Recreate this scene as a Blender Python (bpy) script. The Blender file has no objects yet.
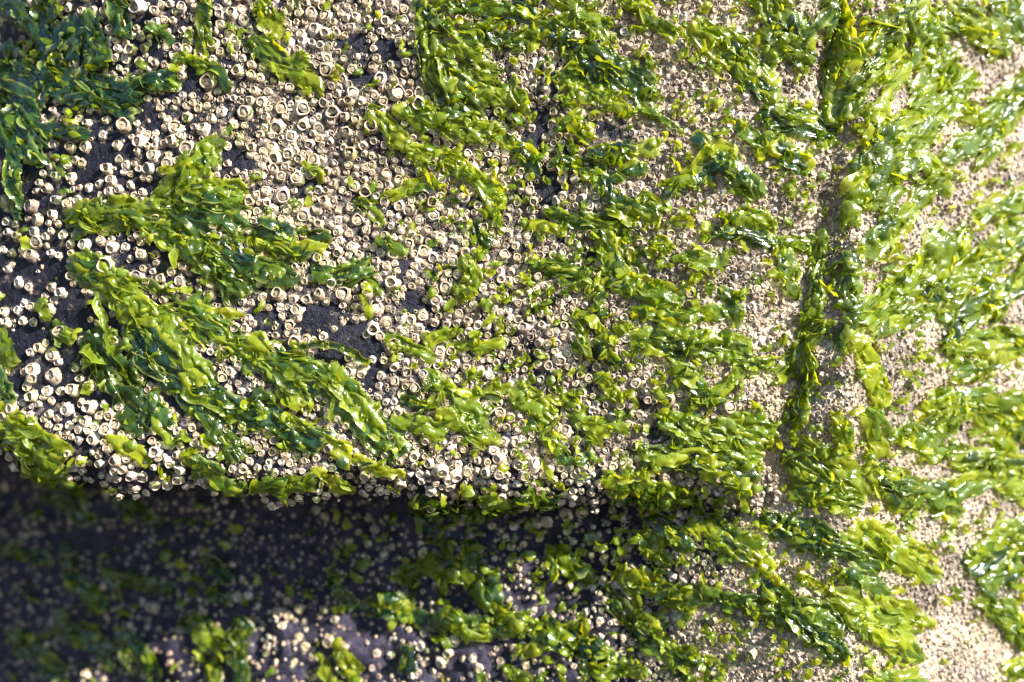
import bpy, math, random
import numpy as np
from mathutils import Vector, Matrix

R = math.radians
random.seed(11)
rng = np.random.default_rng(11)

# ------------------------------------------------------------------ camera, sky, sun, exposure
SC = bpy.context.scene
COL = SC.collection
S = 0.6 / 1024          # metres per unit of the wall chart (about one barnacle = 14 units)
D0 = 0.52               # distance from the lens to the block's face
ZC = 1.1                # height of the lens above the beach

cam_data = bpy.data.cameras.new('camera')
cam = bpy.data.objects.new('camera', cam_data)
COL.objects.link(cam)
cam.location = (0, -D0, ZC)
cam.rotation_euler = (R(90), 0, 0)
cam_data.sensor_width = 36.0
cam_data.lens = 36.0 * D0 / (1024 * S)
cam_data.clip_start = 0.01
cam_data.clip_end = 500
cam_data.dof.use_dof = True
cam_data.dof.focus_distance = D0 + 0.0
cam_data.dof.aperture_fstop = 2.3
SC.camera = cam

SUN = Vector((0.72, -0.50, 0.52)).normalized()      # towards the sun
w = bpy.data.worlds.new('World')
SC.world = w
w.use_nodes = True
nt = w.node_tree
sky = nt.nodes.new('ShaderNodeTexSky')
sky.sky_type = 'NISHITA'
sky.sun_disc = False
sky.ozone_density = 5.0
sky.dust_density = 0.4
sky.sun_elevation = math.asin(SUN.z)
sky.sun_rotation = math.atan2(SUN.x, SUN.y)
nt.links.new(sky.outputs[0], nt.nodes['Background'].inputs[0])
nt.nodes['Background'].inputs[1].default_value = 0.072

sl = bpy.data.lights.new('sun', 'SUN')
sl.energy = 5.0
sl.angle = R(0.53)
sl.color = (1.0, 0.955, 0.885)
so = bpy.data.objects.new('sun', sl)
COL.objects.link(so)
so.location = SUN * 5
so.rotation_euler = SUN.to_track_quat('Z', 'Y').to_euler()

SC.view_settings.view_transform = 'Standard'
SC.view_settings.look = 'None'
SC.view_settings.gamma = 1
SC.view_settings.exposure = 2.3

# ------------------------------------------------------------------ small helpers
TAB = np.random.default_rng(3).random((512, 512)) - 0.5
def vnoise(x, y, seed=0):
    x = np.asarray(x, float); y = np.asarray(y, float)
    ix = np.floor(x).astype(np.int64); iy = np.floor(y).astype(np.int64)
    fx = x - ix; fy = y - iy
    fx = fx * fx * (3 - 2 * fx); fy = fy * fy * (3 - 2 * fy)
    ix = (ix + seed * 131) & 511; iy = (iy + seed * 57) & 511
    jx = (ix + 1) & 511; jy = (iy + 1) & 511
    a = TAB[ix, iy]; c = TAB[ix, jy]
    a = a + (TAB[jx, iy] - a) * fx
    c = c + (TAB[jx, jy] - c) * fx
    return a + (c - a) * fy

def fbm(x, y, seed=0, octv=4):
    t = 0; amp = 1.0
    for k in range(octv):
        t = t + amp * vnoise(x * 2 ** k, y * 2 ** k, seed + k * 17)
        amp *= 0.5
    return t

def sstep(a, b, x):
    t = np.clip((x - a) / (b - a), 0, 1)
    return t * t * (3 - 2 * t)

def mesh_np(name, verts, quads, mat, smooth=True, tris=None):
    me = bpy.data.meshes.new(name)
    verts = np.asarray(verts, np.float32)
    quads = np.asarray(quads, np.int32).reshape(-1, 4)
    nt3 = 0 if tris is None else len(tris)
    loops = quads.ravel()
    starts = np.arange(len(quads)) * 4
    if nt3:
        tris = np.asarray(tris, np.int32).reshape(-1, 3)
        starts = np.concatenate([starts, len(loops) + np.arange(nt3) * 3])
        loops = np.concatenate([loops, tris.ravel()])
    me.vertices.add(len(verts)); me.vertices.foreach_set('co', verts.ravel())
    me.loops.add(len(loops)); me.loops.foreach_set('vertex_index', loops.astype(np.int32))
    me.polygons.add(len(starts)); me.polygons.foreach_set('loop_start', starts.astype(np.int32))
    me.update(calc_edges=True)
    me.polygons.foreach_set('use_smooth', [smooth] * len(me.polygons))
    if mat: me.materials.append(mat)
    return me

def link(name, data, parent=None):
    o = bpy.data.objects.new(name, data)
    COL.objects.link(o)
    if parent: o.parent = parent
    return o

def tag(o, label=None, cat=None, group=None, kind=None):
    if label: o['label'] = label
    if cat: o['category'] = cat
    if group: o['group'] = group
    if kind: o['kind'] = kind
    return o

def grid_quads(nr, nc):
    i = np.arange(nr - 1)[:, None] * nc + np.arange(nc - 1)[None, :]
    return np.stack([i, i + nc, i + nc + 1, i + 1], -1).reshape(-1, 4)

# ------------------------------------------------------------------ materials
def newmat(name):
    m = bpy.data.materials.new(name); m.use_nodes = True
    n = m.node_tree.nodes; l = m.node_tree.links
    return m, n, l, n['Principled BSDF']

def ramp(n, l, fac, stops):
    r = n.new('ShaderNodeValToRGB')
    e = r.color_ramp.elements
    while len(e) < len(stops): e.new(0.5)
    for k, (p, c) in enumerate(stops):
        e[k].position = p; e[k].color = (*c, 1)
    l.new(fac, r.inputs[0])
    return r.outputs[0]

def noise(n, l, scale, detail=4, coord=None, rough=0.6):
    t = n.new('ShaderNodeTexNoise'); t.inputs['Scale'].default_value = scale
    t.inputs['Detail'].default_value = detail; t.inputs['Roughness'].default_value = rough
    if coord is not None: l.new(coord, t.inputs['Vector'])
    return t.outputs['Fac']

def mixc(n, l, fac, a, b, mode='MIX'):
    m = n.new('ShaderNodeMix'); m.data_type = 'RGBA'; m.blend_type = mode
    for s, v in ((m.inputs[0], fac), (m.inputs[6], a), (m.inputs[7], b)):
        if hasattr(v, 'default_value'): l.new(v, s)
        elif isinstance(v, (int, float)): s.default_value = v
        else: s.default_value = (*v, 1)
    return m.outputs[2]

def bump(n, l, h, strength, dist, normal=None):
    b = n.new('ShaderNodeBump'); b.inputs['Strength'].default_value = strength
    b.inputs['Distance'].default_value = dist
    l.new(h, b.inputs['Height'])
    if normal is not None: l.new(normal, b.inputs['Normal'])
    return b.outputs[0]

def mat_rock():
    m, n, l, p = newmat('dark_stone')
    tc = n.new('ShaderNodeTexCoord').outputs['Object']
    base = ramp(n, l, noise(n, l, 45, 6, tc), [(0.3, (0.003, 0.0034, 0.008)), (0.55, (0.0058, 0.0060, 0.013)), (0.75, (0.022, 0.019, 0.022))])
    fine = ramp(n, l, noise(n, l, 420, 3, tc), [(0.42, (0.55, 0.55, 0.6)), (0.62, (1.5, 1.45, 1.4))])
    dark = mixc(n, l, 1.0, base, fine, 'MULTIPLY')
    crust = ramp(n, l, noise(n, l, 300, 5, tc, 0.75), [(0.3, (0.07, 0.055, 0.045)), (0.5, (0.26, 0.205, 0.15)), (0.7, (0.46, 0.385, 0.30))])
    bl = ramp(n, l, noise(n, l, 26, 5, tc, 0.7), [(0.40, (0.42, 0.42, 0.44)), (0.60, (1.1, 1.08, 1.05))])
    crust = mixc(n, l, 1.0, crust, bl, 'MULTIPLY')
    at = n.new('ShaderNodeAttribute'); at.attribute_name = 'crust'
    nz = noise(n, l, 130, 5, tc, 0.7)
    ad = n.new('ShaderNodeMath'); ad.operation = 'ADD'; l.new(at.outputs['Fac'], ad.inputs[0]); l.new(nz, ad.inputs[1])
    fac = ramp(n, l, ad.outputs[0], [(0.62, (0, 0, 0)), (0.78, (1, 1, 1))])
    at2 = n.new('ShaderNodeAttribute'); at2.attribute_name = 'pink'
    pk = ramp(n, l, noise(n, l, 150, 6, tc, 0.7), [(0.40, (0, 0, 0)), (0.58, (1, 1, 1))])
    pm = n.new('ShaderNodeMath'); pm.operation = 'MULTIPLY'; l.new(at2.outputs['Fac'], pm.inputs[0]); l.new(pk, pm.inputs[1])
    dark = mixc(n, l, pm.outputs[0], dark, (0.027, 0.022, 0.036))
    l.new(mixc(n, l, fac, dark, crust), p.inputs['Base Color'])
    rr = ramp(n, l, noise(n, l, 90, 4, tc), [(0.35, (0.35,) * 3), (0.7, (0.75,) * 3)])
    l.new(rr, p.inputs['Roughness'])
    p.inputs['Specular IOR Level'].default_value = 0.16
    b0 = bump(n, l, noise(n, l, 170, 5, tc, 0.65), 0.8, 0.004)
    b1 = bump(n, l, noise(n, l, 900, 4, tc, 0.7), 0.55, 0.0012, b0)
    v = n.new('ShaderNodeTexVoronoi'); v.inputs['Scale'].default_value = 330; l.new(tc, v.inputs['Vector'])
    mu = n.new('ShaderNodeMath'); mu.operation = 'MULTIPLY'; l.new(v.outputs['Distance'], mu.inputs[0]); l.new(fac, mu.inputs[1])
    l.new(bump(n, l, mu.outputs[0], 0.9, 0.002, b1), p.inputs['Normal'])
    return m

def tint_of(n, l):
    at = n.new('ShaderNodeAttribute'); at.attribute_name = 'tint'
    oi = n.new('ShaderNodeObjectInfo')
    a = n.new('ShaderNodeMath'); a.operation = 'ADD'; l.new(at.outputs['Fac'], a.inputs[0]); l.new(oi.outputs['Random'], a.inputs[1])
    f = n.new('ShaderNodeMath'); f.operation = 'FRACT'; l.new(a.outputs[0], f.inputs[0])
    return f.outputs[0]

def mat_shell():
    m, n, l, p = newmat('barnacle_shell')
    geo = n.new('ShaderNodeNewGeometry').outputs['Position']
    t = tint_of(n, l)
    c = ramp(n, l, t, [(0.0, (0.46, 0.36, 0.235)), (0.25, (0.36, 0.275, 0.18)), (0.5, (0.52, 0.44, 0.32)), (0.75, (0.28, 0.21, 0.15)), (1.0, (0.44, 0.40, 0.35))])
    st = ramp(n, l, noise(n, l, 520, 4, geo, 0.7), [(0.36, (0.26, 0.21, 0.17)), (0.56, (1, 1, 1))])
    c2 = mixc(n, l, 1.0, c, st, 'MULTIPLY')
    bl = ramp(n, l, noise(n, l, 26, 5, geo, 0.7), [(0.38, (0.50, 0.48, 0.47)), (0.58, (1.08, 1.08, 1.08))])
    c2 = mixc(n, l, 1.0, c2, bl, 'MULTIPLY')
    gr = ramp(n, l, noise(n, l, 60, 3, geo), [(0.55, (0, 0, 0)), (0.70, (0.5,) * 3)])
    c3 = mixc(n, l, gr, c2, (0.27, 0.28, 0.07))
    l.new(c3, p.inputs['Base Color'])
    p.inputs['Roughness'].default_value = 0.55
    l.new(bump(n, l, noise(n, l, 1500, 3, geo), 0.5, 0.0006), p.inputs['Normal'])
    return m

def mat_operculum():
    m, n, l, p = newmat('barnacle_operculum')
    geo = n.new('ShaderNodeNewGeometry').outputs['Position']
    t = tint_of(n, l)
    c = ramp(n, l, t, [(0.0, (0.20, 0.155, 0.09)), (0.5, (0.32, 0.25, 0.155)), (0.75, (0.11, 0.09, 0.06)), (1.0, (0.38, 0.31, 0.21))])
    st = ramp(n, l, noise(n, l, 900, 3, geo), [(0.35, (0.5, 0.5, 0.5)), (0.6, (1.1, 1.1, 1.1))])
    l.new(mixc(n, l, 1.0, c, st, 'MULTIPLY'), p.inputs['Base Color'])
    p.inputs['Roughness'].default_value = 0.4
    return m

def mat_weed(name, stops, trans=0.5):
    m, n, l, p = newmat(name)
    geo = n.new('ShaderNodeNewGeometry').outputs['Position']
    t = tint_of(n, l)
    nz = noise(n, l, 70, 4, geo)
    a = n.new('ShaderNodeMath'); a.operation = 'MULTIPLY_ADD'
    l.new(nz, a.inputs[0]); a.inputs[1].default_value = 0.9; a.inputs[2].default_value = -0.45
    s = n.new('ShaderNodeMath'); s.operation = 'ADD'; l.new(a.outputs[0], s.inputs[0]); l.new(t, s.inputs[1])
    c = ramp(n, l, s.outputs[0], stops)
    at = n.new('ShaderNodeAttribute'); at.attribute_name = 'rim'
    rm = n.new('ShaderNodeMath'); rm.operation = 'MULTIPLY'; rm.inputs[1].default_value = 0.55; l.new(at.outputs['Fac'], rm.inputs[0])
    c = mixc(n, l, rm.outputs[0], c, (0.34, 0.38, 0.09))  # pale edges, with the glow of light through thin weed painted in
    l.new(c, p.inputs['Base Color'])
    p.inputs['Roughness'].default_value = 0.26
    p.inputs['Coat Weight'].default_value = 1.0
    p.inputs['Coat Roughness'].default_value = 0.14
    p.inputs['Coat IOR'].default_value = 1.36
    p.inputs['IOR'].default_value = 1.42
    bn = bump(n, l, noise(n, l, 230, 3, geo), 0.5, 0.0014)
    bn = bump(n, l, noise(n, l, 520, 2, geo, 0.5), 0.3, 0.0007, bn)
    l.new(bn, p.inputs['Normal'])
    tr = n.new('ShaderNodeBsdfTranslucent')
    l.new(mixc(n, l, 1.0, c, (2.3, 1.9, 0.6), 'MULTIPLY'), tr.inputs['Color'])
    l.new(bn, tr.inputs['Normal'])
    mx = n.new('ShaderNodeMixShader'); mx.inputs[0].default_value = trans
    l.new(p.outputs[0], mx.inputs[1]); l.new(tr.outputs[0], mx.inputs[2])
    tp = n.new('ShaderNodeBsdfTransparent'); tp.inputs['Color'].default_value = (0.62, 0.80, 0.16, 1)
    m2 = n.new('ShaderNodeMixShader')
    th = ramp(n, l, noise(n, l, 110, 3, geo), [(0.35, (0.10,) * 3), (0.65, (0.42,) * 3)])
    l.new(th, m2.inputs[0]); l.new(mx.outputs[0], m2.inputs[1]); l.new(tp.outputs[0], m2.inputs[2])
    l.new(m2.outputs[0], n['Material Output'].inputs['Surface'])
    return m

M_ROCK = mat_rock()
M_SHELL = mat_shell()
M_OPER = mat_operculum()
M_WEED = mat_weed('green_seaweed', [(0.0, (0.018, 0.040, 0.006)), (0.35, (0.052, 0.088, 0.006)), (0.65, (0.130, 0.170, 0.006)), (1.0, (0.25, 0.275, 0.010))])
M_WDARKSHADE = mat_weed('dark_shaded_seaweed', [(0.0, (0.005, 0.020, 0.010)), (0.5, (0.012, 0.038, 0.009)), (1.0, (0.050, 0.092, 0.008))], 0.3)  # shade put into the weed colour; also some random darker clumps
M_WYEL = mat_weed('yellow_seaweed', [(0.0, (0.068, 0.118, 0.008)), (0.5, (0.135, 0.185, 0.008)), (1.0, (0.23, 0.26, 0.011))], 0.45)

def mat_sand():
    m, n, l, p = newmat('beach_sand')
    tc = n.new('ShaderNodeTexCoord').outputs['Object']
    l.new(ramp(n, l, noise(n, l, 30, 5, tc), [(0.3, (0.045, 0.040, 0.034)), (0.7, (0.085, 0.075, 0.062))]), p.inputs['Base Color'])
    p.inputs['Roughness'].default_value = 0.9
    return m

# ------------------------------------------------------------------ the shape of the rock
LIP = np.array([(-4000, 420), (-300, 440), (0, 462), (60, 482), (130, 492), (250, 497), (400, 503), (500, 507), (640, 504), (720, 508), (1200, 508)], float)
SIDE = np.array([(-4000, 900), (-300, 832), (0, 822), (100, 824), (200, 816), (300, 800), (400, 792), (520, 772), (900, 760)], float)
def lip(px): return np.interp(px, LIP[:, 0], LIP[:, 1]) + 15 * vnoise(np.asarray(px) / 31.0, np.zeros_like(px), 5) + 9 * vnoise(np.asarray(px) / 9.0, np.zeros_like(px), 6)
def side(py): return np.interp(py, SIDE[:, 0], SIDE[:, 1]) + 34 * vnoise(np.asarray(py) / 75.0, np.zeros_like(py), 7) + 16 * vnoise(np.asarray(py) / 24.0, np.zeros_like(py), 8)

def depth_block(px, py):
    d = 0.010 * fbm(px / 170, py / 170, 3, 3) + 0.0022 * fbm(px / 28, py / 28, 9, 3)
    db = np.clip((lip(px) - py) / 45.0, 0, 1)
    dr = np.clip((side(py) - px) / 60.0, 0, 1)
    d = d + 0.017 * (1 - db) ** 2.2 + 0.007 * (1 - dr) ** 2
    d = d + 0.018 * np.clip((170 - px) / 170, 0, 3) ** 1.7 + 0.042 * np.clip((160 - px) / 160, 0, 3) ** 1.5 * sstep(190, 40, py)
    return d

def depth_bed(px, py):
    L = np.clip((690 - px) / 480, 0, 1.5)
    d = 0.011 + 0.018 * sstep(850, 700, px) * sstep(430, 500, py) + 0.082 * L
    d = d - 0.010 * sstep(560, 720, py) * np.clip(L, 0, 1)
    d = d + 0.058 * np.clip((px - 850) / 174.0, 0, 2.5) + 0.055 * np.clip((280 - px) / 280, 0, 1.3)
    d = d - 0.009 * np.exp(-((px - side(py) - 55) / 34.0) ** 2) * sstep(470, 400, py)
    d = d + 0.003 * np.exp(-((px - side(py) - 6) / 13.0) ** 2) * sstep(540, 470, py) * sstep(-0.12, 0.2, vnoise(py / 48.0, 0 * py, 44))
    d = d + 0.014 * fbm(px / 120, py / 120, 21, 3) + (0.0026 + 0.008 * sstep(700, 560, px)) * fbm(px / 26, py / 26, 23, 4)
    return d

def place(px, py, d):
    k = S * (1 + d / D0)
    return np.stack([(px - 512) * k, d + 0 * px, ZC + (341 - py) * k], -1)

def on_block(px, py): return (py < lip(px)) & (px < side(py))

# the rock's position and slope, sampled once every two units and looked up from then on
_SX, _SY = np.meshgrid(np.arange(-160, 1190, 2.0), np.arange(-140, 830, 2.0))
def _samp(fn):
    P = place(_SX, _SY, fn(_SX, _SY))
    N_ = np.cross(np.gradient(P, axis=0), np.gradient(P, axis=1))
    N_ /= np.linalg.norm(N_, axis=-1, keepdims=True) + 1e-15
    return P, np.where((N_[..., 1] > 0)[..., None], -N_, N_)
_PB, _NB = _samp(depth_block)
_PR, _NR = _samp(depth_bed)
_MB = on_block(_SX, _SY)
def surf_n(px, py):
    px = np.asarray(px, float); py = np.asarray(py, float)
    x = np.clip((px + 160) / 2, 0, _SX.shape[1] - 1.001); y = np.clip((py + 140) / 2, 0, _SX.shape[0] - 1.001)
    j = x.astype(int); i = y.astype(int); fx = (x - j)[..., None]; fy = (y - i)[..., None]
    m = _MB[i, j][..., None]
    def bl(A, B):
        g = lambda di, dj: np.where(m, A[i + di, j + dj], B[i + di, j + dj])
        return (g(0, 0) * (1 - fx) + g(0, 1) * fx) * (1 - fy) + (g(1, 0) * (1 - fx) + g(1, 1) * fx) * fy
    n = bl(_NB, _NR)
    return bl(_PB, _PR), n / np.linalg.norm(n, axis=-1, keepdims=True)

BARE = [(115,150,28,9),(105,165,20,8),(150,186,22,7),(193,80,12,10),(235,160,16,14),(160,55,12,10),(25,205,14,12),(60,228,18,8),(150,115,14,7),
        (356,43,20,9),(388,48,16,9),(360,75,16,9),(312,185,13,7),(20,262,20,12),(50,266,18,14),(67,322,24,18),(62,290,18,12),(95,325,18,26),(30,340,18,20),
        (22,384,20,10),(10,295,12,12),(118,396,25,12),(60,385,15,8),(135,252,15,8),(170,262,14,8),(180,300,14,6),(268,318,18,16),(318,312,24,18),(366,340,16,24),
        (345,330,24,16),(374,376,11,18),(335,352,15,12),(405,270,12,7),(430,250,10,9),(415,300,14,11),(500,432,9,9),(590,252,7,8),(595,352,14,9),(650,402,13,8),
        (655,440,14,18),(545,188,15,20),(538,122,9,22),(605,130,12,11),(370,655,50,18),(470,658,40,18),(318,660,16,14),(90,540,60,16)]
def bare(px, py):
    v = 0
    px, py = px + 16 * vnoise(px / 11, py / 11, 61) + 8 * vnoise(px / 4.5, py / 4.5, 62), py + 16 * vnoise(px / 11, py / 11, 63) + 8 * vnoise(px / 4.5, py / 4.5, 64)
    for cx, cy, rx, ry in BARE:
        v = np.maximum(v, np.exp(-0.85 * (((px - cx) / rx) ** 2 + ((py - cy) / ry) ** 2) ** 2))
    return v

def crust_at(px, py):
    c = 0.75 * sstep(700, 840, px) + 0.10
    c = c + (0.07 * sstep(180, 300, px) + 0.32 * sstep(560, 740, px)) * sstep(520, 420, py)
    c = c * (1 - bare(px, py))
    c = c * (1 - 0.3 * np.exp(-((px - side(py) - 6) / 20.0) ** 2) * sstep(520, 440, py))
    c = c + 0.25 * sstep(560, 620, px) * sstep(540, 620, py)
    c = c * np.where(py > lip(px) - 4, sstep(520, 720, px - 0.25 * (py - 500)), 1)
    return np.clip(c, 0, 0.9)

def axis(lo, hi, a, b, step):
    mid = np.arange(a, b + step, step)
    l_ = a - np.geomspace(step, a - lo, 34)[::-1]
    h_ = mid[-1] + np.geomspace(step, max(hi - mid[-1], step * 2), 34)
    return np.concatenate([l_, mid, h_])

def add_attr(me, name, vals):
    a = me.attributes.new(name, 'FLOAT', 'POINT')
    a.data.foreach_set('value', np.asarray(vals, np.float32))

def build_block():
    us = axis(-3600, 1, -70, 0, 4.0)
    us = np.concatenate([us[us < -2], np.linspace(0, 1, 205)])       # below 0: chart x; 0..1 runs up to the side edge
    vs = axis(-2600, 1, -70, 0, 4.0)
    vs = np.concatenate([vs[vs < -2], np.linspace(0, 1, 128)])
    U, V = np.meshgrid(us, vs)
    PY = np.where(V < 0, V, V * (lip(np.clip(U, 0, 1) * 800 + np.minimum(U, 0)) - 0.5))
    PX = np.where(U < 0, U, U * (side(PY) - 0.5))
    PY = np.where(V < 0, V, V * (lip(PX) - 0.5))
    P = place(PX, PY, depth_block(PX, PY))
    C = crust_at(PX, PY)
    nr, nc = U.shape
    verts = [P.reshape(-1, 3)]; cr = [C.ravel()]; quads = [grid_quads(nr, nc)[:, ::-1]]
    off = nr * nc
    def skirt(row_idx, inward, flip):
        nonlocal off
        base = verts[0][row_idx]; prev = row_idx
        m = len(row_idx)
        for dd, sh in ((0.010, 0.003), (0.03, 0.006), (0.07, 0.008), (0.16, 0.010)):
            q = base.copy(); q[:, 1] += dd; q += np.array(inward) * sh
            q += 0.003 * np.stack([vnoise(q[:, 0] * 60, q[:, 1] * 60 + 3, 31), 0 * q[:, 0], vnoise(q[:, 0] * 60, q[:, 1] * 60, 32)], -1)
            idx = off + np.arange(m)
            verts.append(q); cr.append(np.full(m, 0.12)); off += m
            f = np.stack([prev[:-1], prev[1:], idx[1:], idx[:-1]], -1)
            quads.append(f if not flip else f[:, ::-1])
            prev = idx
    skirt(np.arange(nc) + (nr - 1) * nc, (0, 0, 1), False)
    skirt(np.arange(nr) * nc + nc - 1, (-1, 0, 0), True)
    me = mesh_np('stone_block', np.concatenate(verts), np.concatenate(quads), M_ROCK)
    add_attr(me, 'crust', np.concatenate(cr))
    o = link('stone_block', me)
    tag(o, 'dark barnacled stone block with overhanging lower lip', 'stone block', kind='structure')

def build_bed():
    xs = axis(-3600, 4600, -70, 1094, 4.0)
    ys = axis(-2600, 1750, -70, 752, 4.0)
    PX, PY = np.meshgrid(xs, ys)
    P = place(PX, PY, depth_bed(np.clip(PX, -300, 1500), PY))
    hidden = (PX < side(PY) - 60) & (PY < lip(PX) - 90)
    P[..., 1] = np.where(hidden, P[..., 1] + 0.16, P[..., 1])
    nr, nc = PX.shape
    q = grid_quads(nr, nc)[:, ::-1]
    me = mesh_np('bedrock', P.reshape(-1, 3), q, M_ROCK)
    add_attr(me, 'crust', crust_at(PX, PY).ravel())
    add_attr(me, 'pink', (sstep(660, 480, PX) * (PY > 440)).ravel())
    tag(link('bedrock', me), 'recessed ledge and pale crusted side rock around the block', 'rock', kind='structure')

build_block()
build_bed()
gm = mesh_np('beach_ground', [(-60, -60, 0), (60, -60, 0), (60, 4, 0), (-60, 4, 0)], [(0, 1, 2, 3)], mat_sand(), False)
tag(link('ground', gm), 'sandy beach at the foot of the rock', 'ground', kind='structure')

# ------------------------------------------------------------------ barnacles
def shell_template(seed, h, seg=17):
    r_ = np.random.default_rng(seed)
    a = np.arange(seg) / seg * 2 * math.pi
    plates = 6
    ph = a * plates / (2 * math.pi)
    seam = 1 - 0.07 * np.exp(-((ph - np.round(ph)) / 0.14) ** 2)
    egg = 1 + 0.07 * np.cos(a + r_.uniform(0, 6)) + 0.05 * np.cos(3 * a + r_.uniform(0, 6))
    ell = 1 + 0.07 * np.cos(2 * a)
    off_ = r_.normal(size=2) * 0.10
    pl = r_.normal(size=plates)[(np.floor(ph) % plates).astype(int)]
    rs = r_.uniform(0.68, 1.0)
    tip = 1 + 0.06 * pl + 0.025 * r_.normal(size=seg)
    dia = 0.86 + 0.14 / (np.abs(np.cos(a + 0.4)) + np.abs(np.sin(a + 0.4))) * 1.27
    rib = 1 + 0.03 * np.where(np.arange(seg) % 2 == 0, 1, -1) + 0.03 * r_.normal(size=seg)
    prof = [(1.10, -0.25, 1, 0.05), (1.03, 0.04, 1, 0.045), (0.93, 0.42, 1, 0.03), (0.86, 0.78, 1, 0.02), (0.80, 0.97, .7, 0.02), (0.735, 1.0, .5, 0.02), (0.67, 0.84, .3, 0.015), (0.62, 0.30, 0, 0.015)]
    V = []
    for k, (rad, z, sm, rg) in enumerate(prof):
        rad = rad * (1 + (rs - 1) * np.clip(z, 0, 1) ** 0.8)
        if k == len(prof) - 1: rad = prof[-1][0] * rs
        rr = rad * (1 + (seam - 1) * sm) * egg * (1 + rg * r_.normal(size=seg))
        if k < 4: rr = rr * (1 + (rib - 1) * (1.3 - 0.2 * k))
        else: rr = rr * dia
        e = 1 + (ell - 1) * (0.5 if k < 3 else 1.3)
        zz = z * h * (tip if z > 0.7 else 1)
        V.append(np.stack([rr * np.cos(a) * e + off_[0] * max(z, 0), rr * np.sin(a) / e + off_[1] * max(z, 0), zz + 0 * a], -1))
    V = np.concatenate(V)
    F = []
    for k in range(len(prof) - 1):
        for i in range(seg):
            j = (i + 1) % seg
            F.append((k * seg + i, k * seg + j, (k + 1) * seg + j, (k + 1) * seg + i))
    return V, np.array(F), rs

def oper_template(seed, h, sunk, rs):
    r_ = np.random.default_rng(seed + 90)
    # two tent-like valves meeting in a slit, diamond outline
    seg = 8
    a = np.arange(seg) / seg * 2 * math.pi
    rad = 0.72 * np.array([1.05, .86, .78, .86, 1.05, .86, .78, .86])
    z0 = h * (0.82 - sunk)
    out = np.stack([rad * np.cos(a) * 1.15, rad * np.sin(a) * 0.9, np.full(seg, z0 - 0.05 * h)], -1)
    V = [out]
    F = []
    # ridge points, left and right of the slit
    rx = np.array([-0.42, 0.0, 0.42])
    up = np.stack([rx, np.full(3, 0.045), np.array([z0, z0 + 0.13 * h, z0])], -1)
    dn = np.stack([rx, np.full(3, -0.045), np.array([z0, z0 + 0.13 * h, z0])], -1)
    sl = np.stack([rx, np.zeros(3), np.array([z0, z0 + 0.13 * h, z0]) - 0.12 * h], -1)
    V = np.concatenate([out, up, dn, sl]) * np.array([rs, rs, 1]) + 0.012 * r_.normal(size=(17, 3))
    F = [(0, 1, 10, 10), (1, 2, 9, 10), (2, 3, 8, 9), (3, 4, 8, 8), (4, 5, 11, 11), (5, 6, 12, 11), (6, 7, 13, 12), (7, 0, 13, 13),
         (8, 14, 15, 9), (9, 15, 16, 10), (14, 11, 12, 15), (15, 12, 13, 16), (4, 11, 14, 8), (0, 10, 16, 13)]
    q = [f for f in F if len(set(f)) == 4]; t = [tuple(dict.fromkeys(f)) for f in F if len(set(f)) == 3]
    return V, np.array(q), np.array(t)

VAR = []; SUNK = []
for k in range(18):
    h = [0.62, 0.75, 0.9, 0.5, 1.0, 0.7][k % 6]
    sunk = [0.02, 0.14, 0.0, 0.08, 0.04, 0.32][(k * 5 + 1) % 6]
    sv, sf, rs = shell_template(k, h)
    VAR.append(((sv, sf), oper_template(k, h, sunk, rs)))
    SUNK.append(sunk)
VAR_MESH = []
for (sv, sf), (ov, oq, ot) in VAR:
    VAR_MESH.append((mesh_np('shell', sv, sf, M_SHELL), mesh_np('operculum', ov, oq, M_OPER, False, ot)))

BARN = []      # hand-read list: tile origin, then x,y,r at three times chart scale
def tile(ox, oy, txt):
    for t in txt.split():
        x, y, r = (float(v) for v in t.split(','))
        BARN.append((ox + x / 3, oy + y / 3, float(np.clip(r / 3 * 1.02, 3.4, 8.6))))
tile(0, 0, '483,15,14 545,25,16 697,42,20 420,20,24 625,248,26 565,125,18 560,150,18 435,145,14 467,190,13 495,195,12 395,150,20 640,130,20 705,125,18 715,212,18 755,230,15 735,340,25 622,292,15 662,335,18 612,385,22 678,400,22 718,432,14 530,385,24 520,425,20 422,425,24 375,380,22 355,438,16 320,358,14 215,375,14 265,370,14 240,358,14 215,445,18 258,443,18 310,405,16 165,437,14 380,497,16 460,468,20 447,507,20 505,490,20 563,447,26 325,505,20 215,530,18 185,515,11 335,542,18 298,553,15 268,563,14 355,568,15 390,555,14 428,577,14 143,567,16 120,547,11 110,572,9 240,563,10 222,570,9 205,610,20 170,600,15 235,602,15 160,645,14 98,620,20 115,660,20 12,605,20 707,517,13 683,490,12 748,550,16 748,602,18 733,645,20 685,655,16 605,665,16 690,100,16 730,60,18 443,295,12 480,325,13 487,350,11 560,320,14 530,305,12 750,300,14 545,230,16 415,455,12 445,402,12 683,292,10 520,62,12')
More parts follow.
